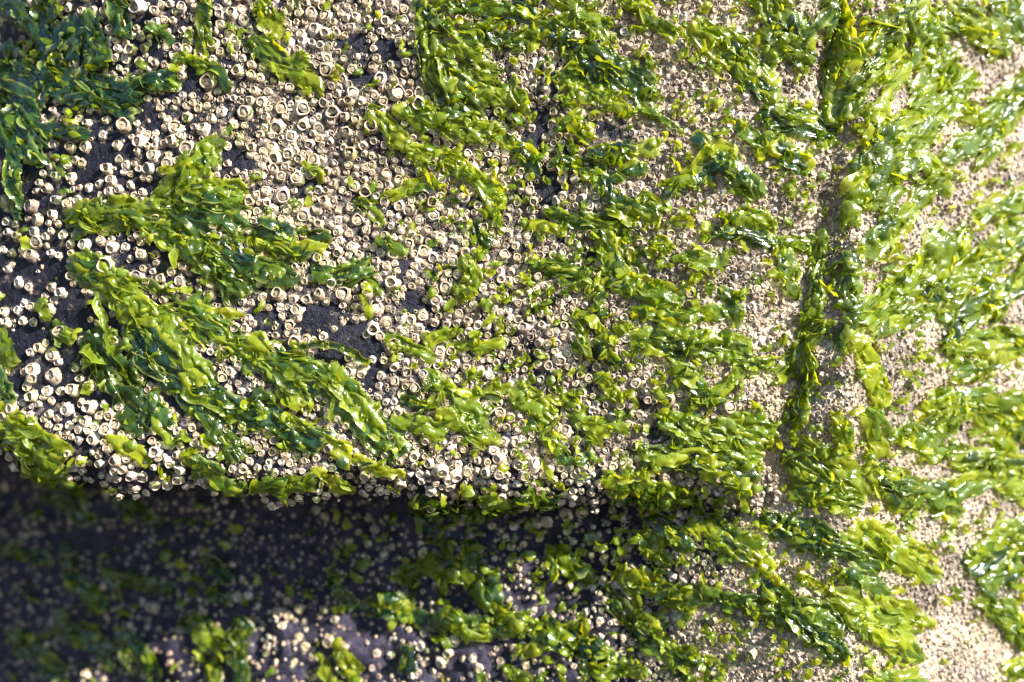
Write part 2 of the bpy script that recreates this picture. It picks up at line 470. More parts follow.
tile(256, 0, '130,40,14 165,42,18 205,50,22 175,88,22 210,100,20 242,102,15 135,105,18 100,130,16 140,125,18 212,208,24 172,245,18 230,260,12 260,237,14 292,278,20 290,208,16 362,175,14 350,203,16 405,193,13 372,238,22 437,160,16 450,185,15 430,125,17 445,215,14 465,247,11 490,278,16 490,310,22 425,278,24 355,285,14 382,303,16 278,305,16 75,325,20 140,325,24 230,335,26 105,312,10 40,328,13 65,382,22 105,408,20 145,372,18 190,385,18 187,415,16 240,405,12 350,375,24 300,360,16 270,395,18 45,440,20 95,460,20 60,475,20 130,480,14 175,478,20 282,462,22 348,467,13 382,483,14 350,495,14 240,515,14 125,535,22 75,530,16 215,570,16 205,608,20 80,590,22 32,607,14 145,645,22 95,630,14 100,665,16 190,672,16 285,625,18 330,570,22 295,560,20 305,660,20 350,645,16 390,525,18 430,515,14 430,620,16 462,632,20 490,570,14 525,572,14 487,660,16 530,605,20 530,645,22 570,635,16 605,650,20 565,665,18 620,590,22 590,540,14 552,560,12 500,410,10 510,50,13 525,75,9 372,95,12 365,65,11 745,480,16 745,575,14 15,235,14 35,275,14')
tile(0, 228, '110,40,26 67,68,13 98,87,20 38,77,14 55,163,17 38,110,11 180,82,12 255,52,20 225,22,14 337,58,20 378,58,13 425,80,20 318,115,26 412,148,22 392,93,11 430,122,11 467,105,11 483,152,15 460,130,9 260,88,15 230,112,14 215,143,15 245,135,15 220,165,12 157,180,17 187,195,20 137,203,12 95,238,15 73,225,12 58,248,15 150,245,20 272,275,9 290,285,6 185,315,32 122,360,16 95,372,13 157,380,24 165,443,30 98,422,22 95,452,17 82,475,14 100,503,18 145,490,17 183,490,14 222,487,20 252,402,14 228,420,14 155,518,12 205,545,22 175,570,14 270,535,22 328,560,20 255,580,20 275,475,18 322,605,26 280,635,20 235,635,14 345,590,18 540,160,16 565,208,15 530,188,11 487,183,11 537,275,18 490,215,14 720,190,18 728,222,16 750,190,14 700,240,14 605,360,13 545,330,12 580,330,13 575,520,13 605,560,16 470,672,20 455,610,14 15,250,14 105,10,16 30,12,14 320,325,14')
tile(256, 228, '190,5,16 245,10,15 278,18,14 288,58,18 252,40,12 245,75,18 310,80,15 375,75,14 415,78,20 457,47,20 507,70,22 515,8,17 555,32,18 592,22,14 590,68,15 555,95,13 590,100,20 628,70,16 605,138,14 570,180,20 540,215,20 525,165,13 410,165,26 360,240,30 335,200,18 350,300,20 372,325,15 332,318,15 390,285,18 432,270,18 465,275,14 490,300,15 500,263,17 535,285,15 440,310,18 405,355,24 263,200,26 225,165,20 67,200,20 155,215,18 110,215,16 75,240,14 125,245,20 77,265,12 120,270,18 100,290,16 152,335,16 118,340,22 62,360,18 100,372,16 36,238,12 235,302,10 262,283,8 715,45,18 745,80,18 720,110,13 680,180,14 712,207,14 735,150,14 745,205,14 733,255,16 755,250,12 635,280,16 665,290,14 690,290,17 730,300,16 760,305,12 555,370,20 500,385,18 545,410,14 415,415,15 450,430,18 500,440,16 415,460,18 475,480,18 440,500,15 695,540,24 730,555,18 665,575,14 645,590,12 745,640,18 712,665,18 750,600,15 620,660,14 590,665,14 660,650,14 115,140,18 165,150,14 460,140,14 690,240,12')
tile(512, 228, '45,25,18 20,5,14 100,65,12 85,80,13 45,190,16 75,185,14 115,165,12 35,300,18 8,300,16 112,315,14 80,345,16 77,410,15 110,412,16 150,250,13 185,280,16 165,210,12 135,345,13 165,375,14 140,395,22 205,440,13 120,480,14 190,465,13 210,490,14 160,470,12 370,465,20 435,485,14 470,510,20 405,515,14 380,415,14 355,535,12 320,530,18 300,565,16 645,535,28 115,585,14 135,595,18 160,608,20 195,595,12 30,640,15 15,605,14 190,640,18 215,640,13 380,380,12 520,40,12 445,15,14 395,10,12 430,45,14 400,60,14 530,195,15 505,170,14 530,135,12 685,65,14 570,435,14 350,590,16 370,650,18 600,395,14 490,445,12 250,290,14')
tile(256, 454, '217,560,17 262,580,18 362,600,12 405,603,14 150,578,13 170,585,11 495,578,16 595,558,17 577,597,16 552,627,17 620,615,11 650,612,13 670,643,14 560,565,10 530,650,10 488,655,10 470,665,10 348,643,10 38,575,14 68,475,16 100,485,14 205,467,14 130,465,14 95,440,12 180,165,16 210,188,16 130,550,13 115,625,12 60,625,12 175,670,10 645,660,10 555,50,28 605,65,24 435,80,20 725,15,22 690,55,18 730,60,18')
tile(512, 454, '105,205,18 75,208,16 160,180,20 210,175,18 300,170,12 330,190,14 440,325,12 483,368,14 512,382,12 555,368,10 575,408,14 600,495,20 605,555,16 640,570,14 718,590,18 658,612,13 680,590,10 605,655,14 685,480,12 690,548,12 70,30,24 115,45,14 20,30,20 375,12,12 408,15,12 440,22,16 265,548,12 35,270,10')
tile(0, 454, '465,460,20 715,425,14 745,425,14 690,450,8 430,440,10 320,490,8 437,655,15 262,662,12 375,605,10 200,660,10 355,560,8 545,530,16 430,70,20 465,95,18 500,85,18 535,75,18 415,25,16 395,65,18 370,45,14 460,40,10 320,118,14 470,10,14 510,25,18 245,20,18 350,20,20')
tile(768, 228, '100,490,18 285,240,12 265,280,12 350,355,10 20,310,14 290,565,12 260,590,12 110,570,12 475,95,8')
tile(768, 454, '185,330,14 240,330,14 165,350,13 220,345,13 275,410,18 470,95,13 465,130,14')

# seaweed strokes, read off as: width  x y x y ... [| label of one that stands out]
STROKES = '''
16 8 4 26 22 42 42 | bright folded sea lettuce ribbon crossing the dark mat at the block's upper corner
18 55 0 45 50
26 76 26 55 82
22 92 20 100 62
18 122 -4 126 32
24 -4 70 46 96
20 14 48 46 76
14 46 58 45 102
28 62 92 132 100
20 130 88 172 78
22 100 86 131 114
26 -2 108 26 152
22 22 108 40 160
12 16 150 20 216 | narrow sea lettuce strand hanging straight down over bare stone below the corner mat
12 46 132 86 136
10 40 150 52 170
9 152 30 170 40
13 206 0 206 60 | upright sea lettuce strand standing between crowded barnacles beside the corner mat
12 180 58 216 66
10 214 68 232 86
26 216 152 200 168 168 196 | smooth finger shaped sea lettuce frond pointing up at bare dark stone
26 76 216 170 208
24 200 190 238 196
26 170 196 242 216
26 150 226 204 252
36 180 234 236 290
26 220 240 258 270
24 94 264 150 320
32 84 262 160 330 208 388 | long sea lettuce sheet with pale rolled edges lying slantwise across the block
30 96 340 142 420 | dark green fan of sea lettuce beside bare navy stone and white barnacles
26 130 330 192 402
30 190 310 256 362
24 186 380 256 420
26 200 400 240 450
18 150 400 172 440
15 -6 326 12 362
12 -4 370 16 402
10 44 304 52 316 | tiny yellow green sea lettuce scrap sitting on a ring barnacle over navy stone
15 56 328 70 336 | yellow green sea lettuce scrap filling a big white barnacle
30 -4 412 60 452
24 10 432 60 470
18 30 470 84 490
14 120 440 146 456 | bright sea lettuce scrap lying on large bluish barnacles near the lip
16 262 4 276 32
20 258 44 286 66
14 280 66 312 62
14 274 70 322 90
16 420 8 442 32
14 444 4 512 14
18 430 20 470 50
16 470 30 514 40
26 426 34 440 100
34 440 60 472 112 | shiny crumpled sea lettuce sheet glinting white beside bare rock on the upper block
24 460 50 492 76
13 400 110 432 118
24 424 114 482 130
18 380 114 404 140
18 470 86 514 100
16 490 130 514 146
19 414 154 458 164 484 186 496 202 | long curved sea lettuce frond with pale rim arching over cream barnacles
11 388 196 426 178
11 490 188 497 222
8 310 166 320 178
9 360 198 380 218
12 254 226 292 228
19 254 234 300 250 320 244
24 254 270 286 276
20 322 276 346 274 372 268 | plump sea lettuce roll lying level among white barnacles above bare stone
10 364 274 376 290
9 385 240 402 246
15 474 226 486 246
17 470 262 480 282
9 462 284 466 300
14 390 340 426 355 | bright sea lettuce tuft spilling from a large barnacle beside the bare stone hollow
10 424 346 450 330
12 454 346 500 344
32 276 360 330 376 374 418 396 442 | broad glossy sea lettuce sheet slanting across the block towards its lip
28 256 350 300 400
26 256 398 292 440
14 256 406 272 418
26 270 420 340 450
17 430 374 482 416 | bright sea lettuce ribbon slanting through barnacles beyond the broad glossy sheet
11 470 392 506 386
15 400 420 440 430
20 440 416 492 440
12 404 398 430 406
22 512 10 560 30
20 514 42 560 22
22 560 0 602 30
28 560 40 590 82
34 590 50 642 92 | wide sea lettuce sheet shining white in the weed band over the upper block
22 560 80 602 100
16 600 92 626 116
12 620 0 650 16 672 36 | pale edged sea lettuce ribbon running down to a sunlit patch of tiny barnacles
8 640 110 682 136
32 700 30 742 60
28 720 40 768 82
20 740 70 770 96
18 755 0 770 20
17 512 88 526 114
14 570 120 590 140
16 590 156 656 146
16 560 160 602 170
14 600 180 642 164
17 670 192 700 176 722 164
22 700 140 732 156
22 720 160 752 190
18 744 130 770 150
17 512 140 536 166
20 600 176 616 206 650 216
18 580 216 622 226
10 640 196 662 206
14 550 210 590 226
16 734 214 770 220
12 534 228 562 230
24 595 230 615 270
14 620 234 636 266
19 544 266 592 276
12 590 290 620 274
28 620 286 672 296 | dark wet sea lettuce sheet with one white glint amid the mixed barnacle field
12 595 290 600 312
14 714 232 770 240
9 660 242 666 250
18 724 290 738 316
13 680 260 722 258
10 574 316 602 330
9 577 328 592 362 | narrow dark sea lettuce blade standing beside a shadowed hole in barnacles
12 600 344 616 366
26 640 340 680 346 742 350
14 660 330 702 334
14 640 310 690 320 722 312
20 680 370 712 402
14 740 366 770 360
13 714 396 740 374
13 690 402 722 396
28 520 394 541 416 | rounded glossy sea lettuce leaf on barnacles above the lip
14 530 424 562 450
9 550 400 582 406
13 570 416 622 426
14 605 374 616 396
36 670 420 752 450
24 690 432 742 442
22 740 420 770 432
10 586 436 596 446
26 768 30 802 60
22 768 54 802 40
28 768 120 822 130
20 770 150 802 166
22 768 4 802 26
26 916 0 900 30 870 80 850 112
18 930 20 924 62
32 950 14 1002 42
26 1000 0 1026 32
30 946 60 924 102
28 960 80 930 110 890 132
18 900 70 874 112
22 880 120 860 172
24 930 120 900 172
18 960 110 1002 130
22 1026 90 990 130 950 160
26 900 150 880 202
20 870 170 850 222
16 920 160 946 186
18 936 176 900 216
26 986 216 1026 200
18 1000 100 1026 80
14 880 20 860 50
20 834 -4 838 60 828 118 | long sea lettuce strand trailing down the crack above the draped side rock
15 812 338 800 424
16 786 240 812 252
12 822 236 816 300 800 332 | bright sea lettuce strand hanging along the crack at the block's side
14 850 258 852 310 840 346
14 830 320 802 350 780 372
32 942 240 902 290 870 322
22 962 234 940 272
20 930 290 962 312
32 1026 230 986 260 940 302
24 1002 290 960 322
24 1026 270 990 302
20 920 310 880 326
18 960 320 950 352
20 1000 330 1026 342
18 1010 350 960 372
32 960 400 930 432
26 980 410 1002 442
24 930 400 1026 400
18 870 410 882 452
16 840 420 850 452
22 900 430 932 452
22 1010 400 1028 442
16 780 256 790 292
16 768 228 786 260
20 890 220 870 250
24 1000 240 980 280
18 860 340 880 400
16 800 440 830 456
22 950 350 1000 345
20 190 458 240 490
18 256 486 312 480
14 320 470 352 490
14 360 460 402 470
13 410 506 492 514
20 424 500 432 522 442 540 | dark leaf shaped sea lettuce lobe hanging from the lip into the shaded recess
14 480 500 514 506
14 512 500 562 496
13 560 460 592 454
26 610 480 682 494
34 640 456 740 460
22 700 470 752 480
12 620 496 702 502
12 60 500 92 520
12 130 508 162 526
16 208 558 226 576
14 110 574 172 592
18 78 584 102 602
14 0 550 52 560
18 60 620 112 652
10 66 550 76 582
20 20 640 60 672
18 130 640 160 678
18 192 616 214 640 216 684 | yellow green sea lettuce strand catching sun at the edge of the recess shadow
14 240 620 242 684
9 214 590 226 602
16 426 554 402 582
18 430 560 472 580
20 470 546 482 570 492 602 | sunlit sea lettuce strand crossing from the dark recess into light below the hanging lobe
12 420 570 410 592
24 378 600 432 622 | teal sea lettuce sheet lying in shade just above bare navy ledge
22 440 620 502 630
18 490 600 514 622
12 334 574 352 602
14 344 648 352 664 360 684
9 404 648 408 668
10 320 658 336 684
22 552 554 592 576 | smooth teal sea lettuce leaf lying in the recess shadow beside the sunlit ledge
16 640 530 662 562
18 650 520 682 546
26 700 520 742 540
30 720 530 770 562
20 625 568 640 602
24 640 578 682 602
18 660 596 722 600
18 700 590 762 606
22 614 600 650 642
24 640 620 672 652
16 660 640 692 662
16 512 620 546 640
26 550 630 592 652
12 590 640 612 656
14 512 652 542 642
12 580 668 642 672
12 512 672 532 684
10 675 660 690 684
12 690 650 716 670
18 790 456 832 480
28 800 490 852 502
20 830 460 862 492
26 870 470 902 502
18 880 480 932 492
28 770 520 832 542
26 810 540 872 562
34 860 530 906 562
16 850 570 882 592
16 900 540 932 572
12 800 575 822 592
26 770 580 802 612
32 768 602 832 622
22 800 620 842 652
32 840 600 902 642
22 860 620 912 652
18 880 600 922 622
32 930 502 990 472
28 960 460 1026 470
20 990 480 1026 502
14 940 480 962 512
26 1026 520 970 562
22 1026 550 990 582
14 1010 600 1026 642
16 980 600 1026 640
12 980 588 1002 622
12 880 676 922 684
12 1005 672 1026 662
'''
def parse(txt):
    out = []
    for ln in txt.strip().splitlines():
        lab = None
        if '|' in ln: ln, lab = ln.split('|'); lab = lab.strip()
        v = [float(t) for t in ln.split()]
        out.append((v[0], np.array(v[1:]).reshape(-1, 2), lab))
    return out
STROKES = parse(STROKES)

def seg_dist(px, py, pts):
    best = np.full(np.shape(px), 1e9)
    for a, b in zip(pts[:-1], pts[1:]):
        ab = b - a
        t = np.clip(((px - a[0]) * ab[0] + (py - a[1]) * ab[1]) / (ab @ ab + 1e-9), 0, 1)
        best = np.minimum(best, np.hypot(px - a[0] - t * ab[0], py - a[1] - t * ab[1]))
    return best
def weed_cover(px, py):
    c = np.zeros(np.shape(px))
    for wd, pts, _ in STROKES:
        c = np.maximum(c, sstep(0.62 * wd, 0.3 * wd, seg_dist(px, py, pts)))
    return c

GX, GY = np.arange(-130, 1160, 2.0), np.arange(-110, 800, 2.0)
_gx, _gy = np.meshgrid(GX, GY)
_WC = weed_cover(_gx, _gy); _BR = bare(_gx, _gy)
def look(a_, x, y):
    i = np.clip(((np.asarray(y) + 110) / 2).astype(int), 0, len(GY) - 1); j = np.clip(((np.asarray(x) + 130) / 2).astype(int), 0, len(GX) - 1)
    return a_[i, j]

# cells for spacing
class Cells:
    def __init__(s, size): s.s = size; s.d = {}
    def ok(s, x, y, r, f):
        cx, cy = int(x // s.s), int(y // s.s)
        for i in range(cx - 1, cx + 2):
            for j in range(cy - 1, cy + 2):
                for (a, b, q) in s.d.get((i, j), ()):
                    if (a - x) ** 2 + (b - y) ** 2 < (f * (r + q)) ** 2: return False
        return True
    def add(s, x, y, r): s.d.setdefault((int(x // s.s), int(y // s.s)), []).append((x, y, r))

cells = Cells(24)
hand = []
for x, y, r in BARN:
    hand.append((x, y, r)); cells.add(x, y, r)
fill = []
N = 36000
X = rng.uniform(-110, 1134, N); Y = rng.uniform(-90, 772, N)
BR = look(_BR, X, Y); WC = look(_WC, X, Y); OB = on_block(X, Y)
RR = rng.random(N); R2 = rng.random(N)
for i in range(N):
    x, y = X[i], Y[i]
    if R2[i] < 1.6 * BR[i] - 0.05 or R2[i] < 0.6 * WC[i]: continue
    if OB[i]:
        r = 3.5 + 2.2 * RR[i] ** 1.2
        r *= 1 - 0.28 * float(np.clip((x - 560) / 240, 0, 1))
        f = 0.77 if x < 430 else 0.72
        if x < 260 and R2[i] < 0.35: continue
        if x < 135 and y < 400 and y > 120 and R2[i] < 0.82: continue
    elif x < 660:
        r = 2.6 + 2.0 * RR[i]; f = 1.1
        if R2[i] < 0.985 - 0.3 * sstep(300, 640, x): continue
    else:
        r = 2.0 + 1.7 * RR[i] ** 2; f = 0.78
    if cells.ok(x, y, r, f):
        cells.add(x, y, r); fill.append((x, y, r))
spat = []
N = 42000
X = rng.uniform(-90, 1114, N); Y = rng.uniform(-70, 752, N)
BR = look(_BR, X, Y); OB = on_block(X, Y); RR = rng.random(N); R2 = rng.random(N)
for i in range(N):
    x, y = X[i], Y[i]
    if R2[i] < 1.1 * BR[i]: continue
    r = 1.3 + 1.2 * RR[i]
    if OB[i] and x < 600 and R2[i] < (0.95 if x < 180 else 0.35): continue
    if not OB[i] and x < 620 and R2[i] < 0.6: continue
    if cells.ok(x, y, r, 0.72):
        cells.add(x, y, r); spat.append((x, y, r))
print('barnacles', len(hand), len(fill), len(spat))

def frames(lst, seed, tilt=0.15):
    g = np.random.default_rng(seed)
    A = np.array(lst)
    p, n = surf_n(A[:, 0], A[:, 1])
    n = n + g.normal(size=n.shape) * tilt
    n /= np.linalg.norm(n, axis=1, keepdims=True)
    ref = np.tile([0.0, 0, 1.0], (len(A), 1)) + g.normal(size=n.shape) * 0.6
    t = np.cross(ref, n); t /= np.linalg.norm(t, axis=1, keepdims=True)
    b = np.cross(n, t)
    d = (p[:, 1] + D0) / D0
    r = A[:, 2] * S * d
    sx = r * g.uniform(0.86, 1.1, len(A)); sz = r * g.uniform(0.8, 1.15, len(A))
    return p, t * r[:, None], b * sx[:, None], n * sz[:, None]

def mass(name, lst, seed, simple=False):
    p, t, b, n = frames(lst, seed)
    g = np.random.default_rng(seed + 1)
    vs, qs, ts, mi, mt, ti = [], [], [], [], [], []
    off = 0
    temps = [shell_template(50 + k, 0.8, 9)[:2] for k in range(5)] if simple else None
    which = g.integers(0, 5 if simple else len(VAR), len(lst))
    for k in range(5 if simple else len(VAR)):
        idx = np.where(which == k)[0]
        parts = [temps[k] + (None,)] if simple else [VAR[k][0] + (None,), VAR[k][1]]
        tint = g.random(len(idx))
        for pi, (v, q, tr) in enumerate(parts):
            W = p[idx][:, None] + v[None, :, :1] * t[idx][:, None] + v[None, :, 1:2] * b[idx][:, None] + v[None, :, 2:3] * n[idx][:, None]
            o = off + np.arange(len(idx))[:, None, None] * len(v)
            vs.append(W.reshape(-1, 3)); ti.append(np.repeat(tint, len(v)))
            qs.append((q[None] + o).reshape(-1, 4)); mi.append(np.full(len(q) * len(idx), pi))
            if tr is not None and len(tr):
                ts.append((tr[None] + o).reshape(-1, 3)); mt.append(np.full(len(tr) * len(idx), pi))
            off += len(v) * len(idx)
    me = mesh_np(name, np.concatenate(vs), np.concatenate(qs), M_SHELL, True, np.concatenate(ts) if ts else None)
    me.materials.append(M_OPER)
    me.polygons.foreach_set('material_index', np.concatenate(mi + mt).astype(np.int32))
    add_attr(me, 'tint', np.concatenate(ti))
    return link(name, me)

order = sorted(hand, key=lambda t: -t[2])
solo, rest = order[:300], order[300:]
tag(mass('barnacles', rest + fill, 5), 'crowded small cream barnacles covering the block and rock', 'barnacles', kind='stuff')
tag(mass('barnacle_spat', spat, 6, True), 'gritty crust of tiny young barnacles between larger ones', 'barnacle spat', kind='stuff')

def barnacle_label(x, y, r):
    big = r >= 7.3
    if y > float(lip(np.array([x]))[0]):
        if x > 700: return 'pale barnacle in the gritty crust of the sunlit side rock', 'barnacles on the side rock'
        if y > 600: return 'round white barnacle on the lower ledge where sun clears the overhang', 'barnacles on the sunlit lower ledge'
        return 'dim ring barnacle on the ledge inside the recess shadow', 'barnacles in the recess'
    if float(lip(np.array([x]))[0]) - y < 48:
        return ('large bluish white barnacle on the rounded lower lip of the block', 'large barnacles on the lip') if big else ('small bluish barnacle packed along the lower lip of the block', 'small barnacles on the lip')
    if x < 135: return ('large white barnacle standing on bare navy stone near the weed fan', 'large barnacles on bare stone') if big else ('small white ring barnacle on bare navy stone near the weed fan', 'small barnacles on bare stone')
    if x > 690: return 'pale barnacle between weed along the side crack of the block', 'barnacles by the side crack'
    if x > 500: return ('wide cream barnacle in the mixed weed and barnacle field', 'large barnacles in the mixed field') if big else ('small cream barnacle in the mixed weed and barnacle field', 'small barnacles in the mixed field')
    if y < 228: return ('wide cream barnacle in the crowd above the finger shaped frond', 'large barnacles on the upper block') if big else ('small cream barnacle in the crowd above the finger shaped frond', 'small barnacles on the upper block')
    return ('large white barnacle around the bare stone hollow mid block', 'large barnacles mid block') if big else ('small cream barnacle around the bare stone hollow mid block', 'small barnacles mid block')

p, t, b, n = frames(solo, 8, 0.14)
for i, (x, y, r) in enumerate(solo):
    lab, grp = barnacle_label(x, y, r)
    root = link('barnacle', None)
    root.empty_display_size = 0.002
    m = Matrix.Identity(4)
    for k, v in enumerate((t[i], b[i], n[i])):
        for j in range(3): m[j][k] = v[j]
    for j in range(3): m[j][3] = p[i][j]
    root.matrix_world = m
    mouth = 'open-mouthed' if SUNK[i % len(SUNK)] > 0.12 else 'shut-mouthed'
    tall = 'tall' if i % 6 in (2, 4) else ('squat' if i % 6 in (0, 3) else '')
    pre = (mouth + ' ' + tall).strip()
    tag(root, pre + ' ' + lab, 'barnacle', pre + ' ' + grp)
    sh, op = VAR_MESH[i % len(VAR_MESH)]
    link('shell', sh, root); link('operculum', op, root)

# ------------------------------------------------------------------ seaweed
def resample(pts, n_):
    s = np.concatenate([[0], np.cumsum(np.hypot(*np.diff(pts, axis=0).T))])
    u = np.linspace(0, s[-1], n_)
    return np.stack([np.interp(u, s, pts[:, 0]), np.interp(u, s, pts[:, 1])], -1), s[-1]

def blade(pts, width, lift, g, ruff=1.0, nc=8):
    L = max(8.0, float(np.sum(np.hypot(*np.diff(pts, axis=0).T))))
    nr = int(np.clip(L / 2.6, 8, 30))
    c, _ = resample(pts, nr)
    tt = np.linspace(0, 1, nr)
    amp = 0.10 * L
    c = c + np.stack([amp * np.sin(tt * 4.2 + g.uniform(0, 6.3)) * 0.5 * tt, amp * np.sin(tt * 5.1 + g.uniform(0, 6.3)) * 0.5 * tt], -1)
    tan = np.gradient(c, axis=0); tan /= np.linalg.norm(tan, axis=1, keepdims=True) + 1e-9
    per = np.stack([-tan[:, 1], tan[:, 0]], -1)
    prof = np.sqrt(np.clip(np.minimum(tt * 5.0 + 0.22, 1) * np.minimum((1 - tt) * 7 + 0.10, 1), 0, 1))
    u = np.linspace(-1, 1, nc)
    T, U = np.meshgrid(tt, u, indexing='ij')
    s1, s2, s3 = g.integers(1, 9999, 3)
    lob = 1 + 0.95 * vnoise(T * L / 9.0 + 13 * np.sign(U), U * 0 + 2, int(s1))
    half = 0.5 * width * prof[:, None] * lob
    PX = c[:, 0][:, None] + per[:, 0][:, None] * half * U
    PY = c[:, 1][:, None] + per[:, 1][:, None] * half * U
    PX = PX + 2.2 * vnoise(T * L / 7, U * 2, int(s2)); PY = PY + 2.2 * vnoise(T * L / 7, U * 2, int(s3))
    wl = g.uniform(6.5, 11)
    h = ruff * (3.8 * vnoise(T * L / wl, U * width / wl * 0.55, int(s3) + 5) * 2
                + 2.2 * vnoise(T * L / 4.2, U * width / 7.0, int(s1) + 3) * 2
                + np.abs(U) ** 2.5 * 5.0 * vnoise(T * L / 5.5 + 31 * np.sign(U), U * 0, int(s2) + 9) * 2)
    h = h + g.uniform(-2.0, 3.5) * U ** 2 + g.uniform(-3.0, 3.0) * U
    env = np.minimum(T * 5 + 0.25, 1) * (0.55 + 0.45 * np.minimum((1 - T) * 4, 1))
    H = np.maximum((lift + h) * env, 0.9) * S
    p, n = surf_n(PX, PY)
    # the sheet bridges small steps of the rock
    W = p + n * H[..., None]
    return W, grid_quads(nr, nc), np.clip((np.abs(U) - 0.55) / 0.45, 0, 1).ravel() ** 1.5

def sheet(pts, wd, g, lift, thr, ragged, step=1.7):
    L = max(10.0, float(np.sum(np.hypot(*np.diff(pts, axis=0).T))))
    ext = 0.35 * wd
    c, _ = resample(pts, max(6, int(L / 3)))
    d0 = c[0] - c[1]; d0 /= np.linalg.norm(d0) + 1e-9; d1 = c[-1] - c[-2]; d1 /= np.linalg.norm(d1) + 1e-9
    pts2 = np.concatenate([[c[0] + d0 * ext], c, [c[-1] + d1 * ext]])
    LL = L + 2 * ext
    nr = int(LL / step) + 2; nc = int(wd * 1.35 / step) + 3
    c, _ = resample(pts2, nr)
    tan = np.gradient(c, axis=0); tan /= np.linalg.norm(tan, axis=1, keepdims=True) + 1e-9
    k = np.ones(7) / 7
    tan = np.stack([np.convolve(np.pad(tan[:, i], 3, 'edge'), k, 'valid') for i in range(2)], -1)
    per = np.stack([-tan[:, 1], tan[:, 0]], -1)
    tt = np.linspace(0, LL, nr); vv = np.linspace(-1.35, 1.35, nc) * wd * 0.5
    T, V = np.meshgrid(tt, vv, indexing='ij')
    sd = [int(v) for v in g.integers(1, 9999, 10)]
    PX = c[:, 0][:, None] + per[:, 0][:, None] * V; PY = c[:, 1][:, None] + per[:, 1][:, None] * V
    PX = PX + 9 * vnoise(T / 16, V / 16, sd[0]) + 3.5 * vnoise(T / 6, V / 6, sd[1])
    PY = PY + 9 * vnoise(T / 16, V / 16, sd[2]) + 3.5 * vnoise(T / 6, V / 6, sd[3])
    U = V / (wd * 0.5)
    tap = np.minimum(np.minimum(T, LL - T) / (0.9 * ext + 3), 1)
    q = (1 - np.abs(U) ** 2.2) * 0.9 + 0.55 * (tap - 1) + ragged * (1.75 * vnoise(T / 19, V / 9.5, sd[4]) + 0.6 * vnoise(T / 6.5, V / 4.2, sd[5])) - thr
    edge = np.clip(1 - q / 0.28, 0, 1)
    wv = V + 5 * vnoise(T / 14, V / 20, sd[9] + 4)
    fold = 1 - np.abs(vnoise(T / 21, wv / 7.0, sd[6])) * 4
    fine = vnoise(T / 7.5, wv / 4.2, sd[7]) * 2
    big = vnoise(T / 26, V / 14, sd[8]) * 2
    H = lift + 2.7 * fold + 1.9 * fine + 2.2 * big
    H = H * (1 - 0.45 * edge) + edge * 2.6 * vnoise(T / 7, V / 7, sd[9])
    H = np.maximum(H, 1.2) * S
    p, n = surf_n(PX, PY)
    W = (p + n * H[..., None]).reshape(-1, 3)
    keep = (q > 0).ravel()
    Q = grid_quads(nr, nc)
    Q = Q[keep[Q].sum(1) >= 3]
    if len(Q) == 0: Q = grid_quads(nr, nc)[:4]
    used = np.unique(Q)
    remap = np.zeros(len(W), int); remap[used] = np.arange(len(used))
    return W[used], remap[Q], edge.ravel()[used]

def pieces(Q, nv):
    # torn pieces of a sheet large enough to tell apart; crumbs stay with the largest
    lab_ = np.arange(nv)
    while True:
        m_ = lab_[Q].min(1); new = lab_.copy()
        for c_ in range(4): np.minimum.at(new, Q[:, c_], m_)
        new = new[new]
        if (new == lab_).all(): break
        lab_ = new
    f = lab_[Q[:, 0]]
    ids, cnt = np.unique(f, return_counts=True)
    big_ = [i for i, c_ in zip(ids, cnt) if c_ >= 45] or [ids[cnt.argmax()]]
    top = ids[cnt.argmax()]
    return [Q[(f == i) | ((i == top) & ~np.isin(f, big_))] for i in big_]

def region(x, y, k):
    lp = float(lip(np.array([float(x)]))[0]); sd = float(side(np.array([float(y)]))[0])
    if y > lp - 2:
        if x < 330 and y < 615 or (x < 165): return 'sh'
        if x < 640 and y < 600 and x < 400 + 0: return 'sh'
        return 'lo' if x < 700 else ('lr' if y > 508 else 'rt')
    if x > sd - 4: return 'rt'
    if lp - y < 50 and x < 800: return 'lip'
    if x < 180 and y < 170: return 'tl'
    if x < 345 and y > 140: return 'ml'
    if x < 420: return 'mid'
    if x < 690: return 'um' if y < 228 else 'mx'
    return 'gr'
LAB = {
 'tl': ('dark sea lettuce in the thick mat at the block\'s upper corner', 'upper corner mat'),
 'ml': ('green sea lettuce in the patch below the finger shaped frond', 'clumps below the finger frond'),
 'mid': ('sea lettuce tuft among crowded cream barnacles of the upper block', 'tufts among barnacles'),
 'um': ('crinkled sea lettuce in the broken weed band over the upper block', 'upper weed band'),
 'mx': ('yellow green sea lettuce in the mixed weed and barnacle field', 'tufts in the mixed field'),
 'gr': ('shiny sea lettuce along the block\'s side near the crack', 'clumps by the side crack'),
 'rt': ('sunlit sea lettuce clump draped over the pale side rock', 'side rock weed'),
 'lip': ('sea lettuce fringe on the rounded lower lip of the block', 'weed on the lip'),
 'sh': ('dim teal sea lettuce clump in the shaded recess under the lip', 'weed in the recess'),
 'lo': ('sunlit sea lettuce clump on the lower ledge below the overhang', 'weed on the lower ledge'),
 'lr': ('sea lettuce clump on the pale gritty slope beside the lower ledge', 'weed on the gritty slope'),
}
nblade = 0
